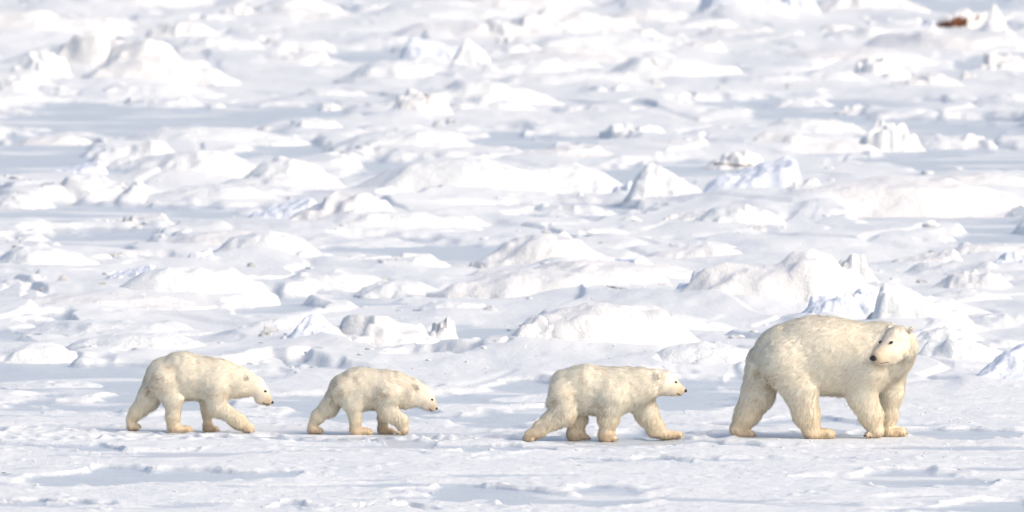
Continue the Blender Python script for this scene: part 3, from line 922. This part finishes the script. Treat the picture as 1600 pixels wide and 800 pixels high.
def fur_tufts(rng, v, f, nrm, n, length, width, comb, len_fn, col_fn, lift=.34, wet_fn=None):
    a, b, c = v[f[:, 0]], v[f[:, 1]], v[f[:, 2]]
    area = np.linalg.norm(np.cross(b - a, c - a), axis=1)
    keep = np.searchsorted(np.cumsum(area) / area.sum(), rng.random(n))
    keep = np.minimum(keep, len(f) - 1)
    u, w = rng.random(n), rng.random(n)
    m = u + w > 1; u[m], w[m] = 1 - u[m], 1 - w[m]
    g = f[keep]
    p = v[g[:, 0]] + u[:, None] * (v[g[:, 1]] - v[g[:, 0]]) + w[:, None] * (v[g[:, 2]] - v[g[:, 0]])
    N = nrm[g[:, 0]] * (1 - u - w)[:, None] + nrm[g[:, 1]] * u[:, None] + nrm[g[:, 2]] * w[:, None]
    N /= np.linalg.norm(N, axis=1)[:, None]
    D = comb(p)
    wob = np.stack([noise3(p * 26, 3), noise3(p * 26, 4), noise3(p * 26, 5)], 1) * .38 + np.stack([noise3(p * 9, 6), noise3(p * 9, 7), noise3(p * 9, 8)], 1) * .35
    D = D + wob + rng.normal(0, .16, (n, 3))
    D -= N * np.sum(D * N, 1)[:, None]
    D /= np.linalg.norm(D, axis=1)[:, None] + 1e-9
    L = length * len_fn(p, N) * rng.uniform(.6, 1.35, n)
    side = np.cross(N, D)
    W = width * rng.uniform(.7, 1.3, n) * np.clip(L / length, .35, 1.1)
    lf = lift * rng.uniform(.5, 1.5, n)
    p0 = p - N * .004
    p1 = p0 + D * (L * .5)[:, None] + N * (L * .5 * lf + .004)[:, None]
    p2 = p0 + D * L[:, None] + N * (L * .75 * lf)[:, None]
    p2[:, 2] -= L * .12
    hw = side * (W * .5)[:, None]
    V = np.stack([p0 - hw, p0 + hw, p1 + hw * .8, p1 - hw * .8, p2], 1).reshape(-1, 3)
    base = np.arange(n)[:, None] * 5
    T = np.concatenate([base + [0, 2, 1], base + [0, 3, 2], base + [3, 4, 2]], 0)
    C = col_fn(p, N)
    C = C * (1 + rng.normal(0, .075, (n, 1)))
    if wet_fn is not None:                                              # single wet, darker strands
        C = C * (1 - (.34 * wet_fn(p) * (rng.random(n) < .30))[:, None] * np.array([.85, 1, 1.15]))
    C5 = np.repeat(C, 5, 0); C5 = C5.reshape(n, 5, 3); C5[:, :2] *= .96; C5[:, 4] *= 1.05; C5 = np.clip(C5, 0, .94).reshape(-1, 3)
    NN = np.repeat(N * .8 + D * .18 + side * rng.normal(0, .22, (n, 1)), 5, 0)
    NN /= np.linalg.norm(NN, axis=1)[:, None]
    return V, T, C5, NN

def finish_bear(b, name, label, vox, n_tuft, hair, nose, eyes, mouth, claws, skull, head_r, seed, leg_top, nose_r, eye_r, muzzle_dir=(1, 0, 0), wet=None, ears=(), slim=.018, lip=.42, group='polar bear cubs walking in line'):
    rng = np.random.default_rng(seed)
    allp = np.concatenate([[p[0] for p in b.prims]] + [[p[1] for p in b.prims if p[3] is not None]])
    lo = allp.min(0) - .34; hi = allp.max(0) + .34
    lo[2] = -.06
    n = np.ceil((hi - lo) / vox).astype(int) + 1
    g = np.stack(np.meshgrid(*[lo[i] + vox * np.arange(n[i]) for i in range(3)], indexing='ij'), -1).astype(np.float32)
    d = np.empty(n, np.float32)
    for i in range(n[0]):
        d[i] = b.sdf(g[i])
    body = np.linalg.norm(g - nose, axis=-1)
    d = d - (.006 * noise3(g * 7, seed) + .006 * noise3(g * 19, seed + 1)) * sstep(.10, .35, body)
    d = d + (slim + (.020 - slim) * sstep(leg_top * 1.1, leg_top * .7, g[..., 2])) * sstep(.12, .40, body) * sstep(.04, .14, g[..., 2])
    d = np.maximum(d, -.008 - g[..., 2])                     # soles are flat
    v, f = surface_nets(d, lo, vox)
    me = mesh_from(name, v, f)
    v = np.array([x.co for x in me.vertices]); 
    nrm = np.zeros(len(v) * 3); me.vertices.foreach_get('normal', nrm); nrm = nrm.reshape(-1, 3)
    if (nrm * (v - v.mean(0))).sum() < 0:
        me.flip_normals(); nrm = -nrm
    nose = np.array(nose); skull = np.array(skull)
    def face_dist(p):
        """distance to the nose, growing quickly away from the head itself"""
        ab = nose - skull
        t = np.clip((p - skull) @ ab / (ab @ ab), 0, 1)
        ds = np.linalg.norm(p - skull - t[:, None] * ab, axis=1)
        return np.linalg.norm(p - nose, axis=1) + 5 * np.maximum(ds - head_r * (1.15 - .6 * t), 0)
    def colour(p, N=None):
        cream = np.array([.93, .86, .725]); gold = np.array([.89, .75, .54]); brown = np.array([.60, .45, .30])
        t = sstep(leg_top, .08, p[:, 2] + .05 * noise3(p * 6, 31))[:, None] * .65
        t = np.clip(t + .16 * sstep(.0, .8, noise3(p * 3.2, 33))[:, None], 0, 1)
        c = cream * (1 - t) + gold * t
        q = sstep(.115, .02, p[:, 2] + .03 * noise3(p * 9, 35))[:, None] * .6
        c = c * (1 - q) + brown * q
        stq = sstep(.1, .7, noise3(p * np.array([9, 14, 22]) + np.array([0, 0, 1]) * (p[:, :1] * 9), 39))[:, None]
        c = c * (1 - .05 * stq * np.array([.7, 1, 1.3]))
        if wet is not None:
            for (wx, wz, wr) in wet:
                k = sstep(wr, wr * .3, np.hypot(p[:, 0] - wx, p[:, 2] - wz))
                st = sstep(.05, .55, noise3(p * np.array([14, 20, 34]) + np.array([0, 0, 1]) * (p[:, :1] * 12), 37))
                c = c * (1 - .24 * (k * st)[:, None] * np.array([.8, 1, 1.25]))
        r = face_dist(p)
        s_ = sstep(head_r * 1.5, .02, r)[:, None] * .55                # darker and browner towards the nose
        c = c * (1 - s_ * np.array([.75, .9, 1.1]))
        h = sstep(.42, .22, r)[:, None]
        c = c * (1 - h * .25) + np.array([.80, .73, .62]) * h * .25
        c = c * (1 - .10 * h)
        return np.clip(c, 0.01, .93)
    cattr(me, 'fur_colour', colour(v) * np.array([.95, .93, .90]))
    root = put(name, me, MAT_FUR)
    tag(root, label, 'polar bear', group)
    tri = np.concatenate([f[:, [0, 1, 2]], f[:, [0, 2, 3]]], 0)
    ok = (v[tri].mean(1)[:, 2] > .012)
    tri = tri[ok]
    md = np.array(muzzle_dir, float)
    def wet_mask(p):
        k = np.zeros(len(p))
        for (wx, wz, wr) in wet or ():
            k = np.maximum(k, sstep(wr * 1.2, wr * .4, np.hypot(p[:, 0] - wx, p[:, 2] - wz)))
        return k * sstep(-.3, .4, noise3(p * 11, 41))
    def comb(p):
        t = sstep(leg_top * 1.05, leg_top * .6, p[:, 2])[:, None]
        D = np.array([-.75, 0, -.45]) * (1 - t) + np.array([-.15, 0, -1.0]) * t
        r = face_dist(p)[:, None]
        h = sstep(.55, .3, r)
        return D * (1 - h) + (p - nose) / np.linalg.norm(p - nose, axis=1)[:, None] * h
    def len_fn(p, N):
        r = face_dist(p)
        L = .22 + .78 * sstep(.08, .55, r)
        L *= .7 + .3 * sstep(.02, .22, p[:, 2])
        L *= 1 + .5 * sstep(-.3, -.9, N[:, 2]) * (p[:, 2] > .2)
        return L
    fv, ft, fc, fn = fur_tufts(rng, v, tri, nrm, n_tuft, hair[0], hair[1], comb, len_fn, colour, wet_fn=wet_mask)
    fm = mesh_from('fur', fv, ft)
    cattr(fm, 'fur_colour', fc)
    if len(fm.vertices) == len(fn):
        fm.normals_split_custom_set_from_vertices(fn.astype(np.float32).tolist())
    put('fur', fm, MAT_TUFT, root)
    # face
    dv, df = ICO[3]
    md /= np.linalg.norm(md)
    M = np.array(Vector(md).to_track_quat('X', 'Z').to_matrix())
    nv = dv * np.array([.72, 1.12, .80])
    nv = nv * (1 - .22 * np.maximum(-dv[:, 2:3], 0))                    # narrower below
    for sgn in (-1, 1):                                                 # nostrils
        k = np.linalg.norm(nv - np.array([.62, sgn * .5, .02]), axis=1)
        nv[:, 0] -= .35 * np.exp(-(k / .26) ** 2)
    put('nose', mesh_from('nose', nv * nose_r @ M.T, df), MAT_BLACK, root, nose)
    em = mesh_from('eye', (dv * np.array([1.3, 1.0, .85]) * eye_r) @ M.T, df)
    for e in eyes:
        put('eye', em, MAT_EYE, root, e)
        # lids: dark rim
        w = [np.array(e) + 0 * md]
    if mouth is not None and len(mouth) > 1:
        pts = np.array(mouth); rows = []
        m = 6
        for j, p in enumerate(pts):
            t = pts[min(j + 1, len(pts) - 1)] - pts[max(j - 1, 0)]; t /= np.linalg.norm(t)
            a1 = np.cross(t, [0.3, 1, 0.2]); a1 /= np.linalg.norm(a1); a2 = np.cross(t, a1)
            rr = eye_r * lip * (.4 + .6 * math.sin(math.pi * (j + .5) / len(pts)))
            rows.append([p + rr * (math.cos(q) * a1 + math.sin(q) * a2) for q in np.linspace(0, 2 * math.pi, m, endpoint=False)])
        mv = np.array(rows).reshape(-1, 3)
        i = np.arange(len(mv)).reshape(len(pts), m); j2 = np.roll(i, -1, 1)
        put('mouth', mesh_from('mouth', mv, np.stack([i[:-1], j2[:-1], j2[1:], i[1:]], -1).reshape(-1, 4)), MAT_BLACK, root)
    for c0, dr, rr in ears:
        q = np.array(Vector(dr).to_track_quat('X', 'Z').to_matrix())
        put('inner_ear', mesh_from('inner_ear', (ICO[2][0] * np.array([.28, .52, .66]) * rr) @ q.T, ICO[2][1]), MAT_EAR, root, c0 + np.array(dr) / np.linalg.norm(dr) * rr * .66)
    # claws: one curved horn shared by all
    rows, L = [], claws[1]
    for j, t in enumerate(np.linspace(0, 1, 6)):
        rr = L * .2 * (1 - t) ** .7 + 1e-4
        cpos = np.array([L * t, 0, -L * .55 * t * t])
        rows.append([cpos + rr * np.array([.2 * math.sin(q), math.cos(q), math.sin(q)]) for q in np.linspace(0, 2 * math.pi, 6, endpoint=False)])
    cv = np.array(rows).reshape(-1, 3); i = np.arange(36).reshape(6, 6); j2 = np.roll(i, -1, 1)
    cm = mesh_from('claw', cv, np.stack([i[:-1], j2[:-1], j2[1:], i[1:]], -1).reshape(-1, 4))
    for (p, fdir) in claws[0]:
        o = put('claw', cm, MAT_CLAW, root, p)
        o.rotation_euler = (0, 0, math.atan2(fdir[1], fdir[0]))
    return root

def stand(root, spot):
    c = unproject(*spot)
    root.location = (c[0], c[1], .004)

def profile_face(b, eye, mouth_pts, eye_r):
    """eyes on both cheeks and the lip line on both sides of a head seen from the side"""
    x, _, z = b.P(*eye)
    y = b.skin_y(x, z)
    eyes = [(x, y + eye_r * .35, z), (x, -y - eye_r * .35, z)]
    m = []
    for q in mouth_pts:
        px, _, pz = b.P(*q)
        if b.sdf(np.array([[px, 0., pz]]))[0] < -.004:
            m.append(np.array([px, b.skin_y(px, pz) - .001, pz]))
    far = [p * np.array([1, -1, 1]) for p in m[::-1]]
    return eyes, m, far

def ear(b, zx, zy, r, y, lean=0):
    c = b.P(zx, zy, y)
    rr = b.R(r)
    b.blob(c, rr, (.62, .85, 1.05), .012)
    return c, (.75, .75 * np.sign(y), .15), rr * .8

def cub_one():
    b = Bear(4.707, 180, 530, 300, 676)
    b.chain([(362, 262, 142, 0), (500, 268, 176, 0), (690, 292, 160, 0), (800, 292, 136, 0), (900, 312, 104, 0), (990, 330, 96, 0)], .10, .80)
    b.chain([(1035, 345, 84, 0), (1080, 400, 58, 0), (1130, 448, 33, 0)], .03, .85)
    b.chain([(1070, 440, 42, 0), (1125, 472, 22, 0)], .03, .9)
    y = .115
    b.chain([(360, 300, 122, -y), (430, 440, 82, -y), (427, 570, 63, -y), (430, 640, 50, -y)], .03, .8, .07)
    c = paw(b, (435, 668), (545, 672), b.R(34), -y)
    b.chain([(300, 330, 112, y), (245, 440, 92, y), (152, 540, 64, y), (112, 600, 44, y)], .03, .8, .07)
    c += paw(b, (112, 640), (160, 646), b.R(30), y)
    b.chain([(740, 345, 112, -y), (748, 490, 84, -y), (925, 600, 56, -y), (980, 640, 46, -y)], .03, .8, .07)
    c += paw(b, (975, 650), (1005, 668), b.R(30), -y)
    b.chain([(690, 400, 90, y), (672, 520, 55, y), (682, 630, 44, y)], .03, .8, .07)
    c += paw(b, (680, 668), (740, 676), b.R(28), y)
    b.chain([(225, 370, 30, 0), (222, 410, 18, 0)], .03)
    ears = [ear(b, 972, 278, 38, s_ * .098) for s_ in (-1, 1)]
    er = .0125
    eyes, m, far = profile_face(b, (1108, 381), [(1092, 462), (1100, 474), (1118, 478), (1140, 476), (1152, 478)], er)
    nose = b.P(1160, 467)
    r = finish_bear(b, 'polar_bear', 'leftmost polar bear cub, head lowered, lifting its near front paw', .0105, 42000, (.042, .0055), nose, eyes, m, (c, .030), b.P(1020, 345), .135, 11, .36, .023, .0145,
                    (1, 0, -.35), [(b.P(300, 330)[0], b.P(300, 330)[2], .18), (b.P(760, 400)[0], b.P(760, 400)[2], .12), (b.P(420, 250)[0], b.P(420, 250)[2], .12)], ears)
    stand(r, BEAR_SPOTS[0])

def cub_two():
    b = Bear(5.332, 460, 550, 578, 679)
    b.chain([(410, 292, 122, 0), (530, 302, 174, 0), (740, 312, 160, 0), (850, 314, 140, 0), (950, 334, 112, 0), (1035, 352, 100, 0)], .10, .80)
    b.chain([(1085, 362, 86, 0), (1125, 420, 56, 0), (1162, 458, 29, 0)], .03, .85)
    b.chain([(1100, 450, 44, 0), (1150, 478, 20, 0)], .03, .9)
    y = .10
    b.chain([(420, 320, 116, -y), (498, 440, 84, -y), (510, 570, 64, -y), (505, 640, 48, -y)], .03, .8, .07)
    c = paw(b, (515, 668), (630, 672), b.R(36), -y)
    b.chain([(360, 350, 104, y), (292, 460, 88, y), (192, 545, 66, y), (145, 612, 44, y)], .03, .8, .07)
    c += paw(b, (140, 652), (210, 660), b.R(30), y)
    b.chain([(780, 355, 122, -y), (782, 490, 92, -y), (892, 572, 68, -y), (912, 632, 46, -y)], .03, .8, .07)
    c += paw(b, (915, 655), (885, 676), b.R(30), -y)
    b.chain([(760, 400, 95, y), (742, 540, 60, y), (738, 630, 48, y)], .03, .8, .07)
    c += paw(b, (735, 668), (820, 676), b.R(30), y)
    b.chain([(300, 390, 30, 0), (292, 430, 18, 0)], .03)
    ears = [ear(b, 1022, 292, 42, s_ * .092) for s_ in (-1, 1)]
    er = .0115
    eyes, m, far = profile_face(b, (1150, 396), [(1128, 470), (1136, 484), (1152, 493), (1172, 488), (1182, 486)], er)
    nose = b.P(1188, 474)
    r = finish_bear(b, 'polar_bear', 'smallest polar bear cub, second from the left, head low', .0095, 40000, (.040, .005), nose, eyes, m, (c, .027), b.P(1070, 362), .125, 12, .33, .021, .013,
                    (1, 0, -.3), [(b.P(380, 300)[0], b.P(380, 300)[2], .15), (b.P(980, 310)[0], b.P(980, 310)[2], .08), (b.P(740, 360)[0], b.P(740, 360)[2], .14)], ears)
    stand(r, BEAR_SPOTS[1])

def cub_three():
    b = Bear(5.0, 800, 550, 945, 689)
    b.chain([(425, 275, 145, 0), (560, 292, 188, 0), (760, 312, 180, 0), (900, 292, 165, 0), (1030, 258, 130, 0), (1130, 242, 110, 0)], .10, .80)
    b.chain([(1185, 245, 108, 0), (1245, 274, 66, 0), (1318, 298, 36, 0)], .03, .85)
    b.chain([(1230, 305, 46, 0), (1308, 325, 22, 0)], .03, .9)
    y = .115
    b.chain([(400, 340, 128, -y), (400, 470, 112, -y), (222, 590, 66, -y), (145, 640, 48, -y)], .03, .8, .07)
    c = paw(b, (120, 668), (160, 680), b.R(26), -y)
    b.chain([(480, 400, 120, y), (512, 520, 92, y), (497, 630, 74, y), (490, 660, 56, y)], .03, .8, .07)
    c += paw(b, (500, 675), (590, 680), b.R(28), y)
    b.chain([(780, 360, 142, -y), (752, 520, 96, -y), (737, 620, 70, -y), (730, 650, 55, -y)], .03, .8, .07)
    c += paw(b, (735, 672), (805, 678), b.R(30), -y)
    b.chain([(1000, 380, 122, y), (1052, 480, 106, y), (1122, 590, 80, y), (1185, 640, 48, y)], .03, .8, .07)
    c += paw(b, (1190, 645), (1315, 650), b.R(34), y)
    b.chain([(300, 380, 34, 0), (292, 410, 24, 0)], .05)
    ears = [ear(b, 1130, 190, 48, s_ * .105) for s_ in (-1, 1)]
    er = .0125
    eyes, m, far = profile_face(b, (1278, 238), [(1290, 322), (1298, 332), (1318, 340), (1338, 332), (1348, 328)], er)
    nose = b.P(1354, 308)
    r = finish_bear(b, 'polar_bear', 'polar bear cub striding right behind the adult, head held level', .0105, 44000, (.044, .0055), nose, eyes, m, (c, .030), b.P(1170, 245), .15, 13, .38, .025, .0145,
                    (1, 0, -.15), [(b.P(400, 390)[0], b.P(400, 390)[2], .17), (b.P(120, 620)[0], b.P(120, 620)[2], .10), (b.P(680, 440)[0], b.P(680, 440)[2], .12)], ears)
    stand(r, BEAR_SPOTS[2])

def mother():
    b = Bear(3.478, 1110, 470, 1285, 684.5)
    b.chain([(385, 275, 152, 0), (500, 290, 194, 0), (625, 292, 206, 0), (770, 312, 196, 0), (870, 302, 172, 0), (955, 275, 150, -.03), (1012, 268, 112, -.10)], .14, .82)
    sk = b.P(1020, 205, -.28)
    fw = np.array([-.70, -.62, -.36]); fw /= np.linalg.norm(fw)
    lf = np.array([.66, -.75, 0.0]); lf /= np.linalg.norm(lf)            # her left
    up = np.cross(fw, lf); up = up if up[2] > 0 else -up
    HS = 1.04                                                           # size of her head
    def H(a, l, u): return sk + (fw * a + lf * l + up * u) * HS
    b.prims.append((H(-.05, 0, -.09), H(.0, 0, 0), .162 * HS, .165 * HS, 1.0, .06))
    b.prims.append((H(.05, 0, -.05), H(.12, 0, -.05), .150 * HS, .125 * HS, 1.0, .04))
    b.prims.append((H(.14, 0, -.055), H(.315, 0, -.055), .112 * HS, .076 * HS, 1.0, .05))
    b.prims.append((H(.10, 0, -.125), H(.275, 0, -.115), .085 * HS, .050 * HS, 1.0, .03))
    for s_ in (-1, 1):
        b.blob(H(-.075, s_ * .155, .095), .056, (.8, .8, 1.0), .018)
    y = .17
    b.chain([(400, 330, 142, -y), (490, 480, 101, -y), (520, 610, 78, -y), (548, 690, 58, -y)], .04, .85, .10)
    c = paw(b, (560, 715), (655, 720), b.R(34), -y)
    b.chain([(305, 340, 122, y), (262, 500, 101, y), (200, 620, 78, y), (155, 690, 56, y)], .04, .85, .10)
    c += paw(b, (160, 720), (225, 728), b.R(28), y)
    b.chain([(840, 385, 132, -y), (818, 500, 90, -y), (872, 620, 72, -y), (895, 680, 50, -y)], .04, .85, .09)
    c += paw(b, (905, 700), (870, 720), b.R(28), -y)
    b.chain([(970, 390, 118, y), (985, 500, 80, y), (978, 610, 54, y), (970, 690, 46, y)], .04, .85, .09)
    cf = paw(b, (975, 712), (1050, 718), b.R(34), y)
    c += cf
    b.chain([(235, 350, 36, 0), (228, 400, 22, 0)], .04)
    er = .016
    eyes = []
    def on_skin(a, l, u, push):
        p, q = H(a, l * 3, u + .0), H(a, 0, u)
        ts = np.linspace(0, 1, 800)[:, None]
        pts = p * (1 - ts) + q * ts
        k = np.argmax(b.sdf(pts) < 0)
        return pts[k] - lf * np.sign(l) * push
    for s_ in (1, -1):
        base = H(.170, s_ * .080, .045)
        # slide along the face direction until the eye sits in the skin
        ts = np.linspace(.15, -.15, 600)
        pts = base + ts[:, None] * (fw * .8 + up * .35 + lf * s_ * .45) / 1.0
        k = np.argmax(b.sdf(pts) < 0)
        eyes.append(tuple(pts[k]))
    m = []
    for a, u in ((.2, -.14), (.25, -.135), (.28, -.125), (.31, -.118), (.335, -.112), (.36, -.10)):
        if b.sdf(np.array([H(a, 0, u)]))[0] < -.004: m.append(on_skin(a, .1, u, -.001))
    m = m[1:]
    nose = H(.388, 0, -.042)
    r = finish_bear(b, 'polar_bear', 'large adult polar bear at the right, head turned back towards the cubs', .0135, 70000, (.047, .0068), nose, eyes, np.array(m), (c, .046), sk, .19, 14, .52, .042, .0185,
                    fw, [(b.P(300, 470)[0], b.P(300, 470)[2], .22)], [(H(-.075, s_ * .155, .095), fw * .75 + lf * s_ * .6 + up * .1, .042) for s_ in (1, -1)], lip=.24, slim=.026, group=None)
    stand(r, BEAR_SPOTS[3])
    return r

cub_one(); cub_two(); cub_three(); mother()
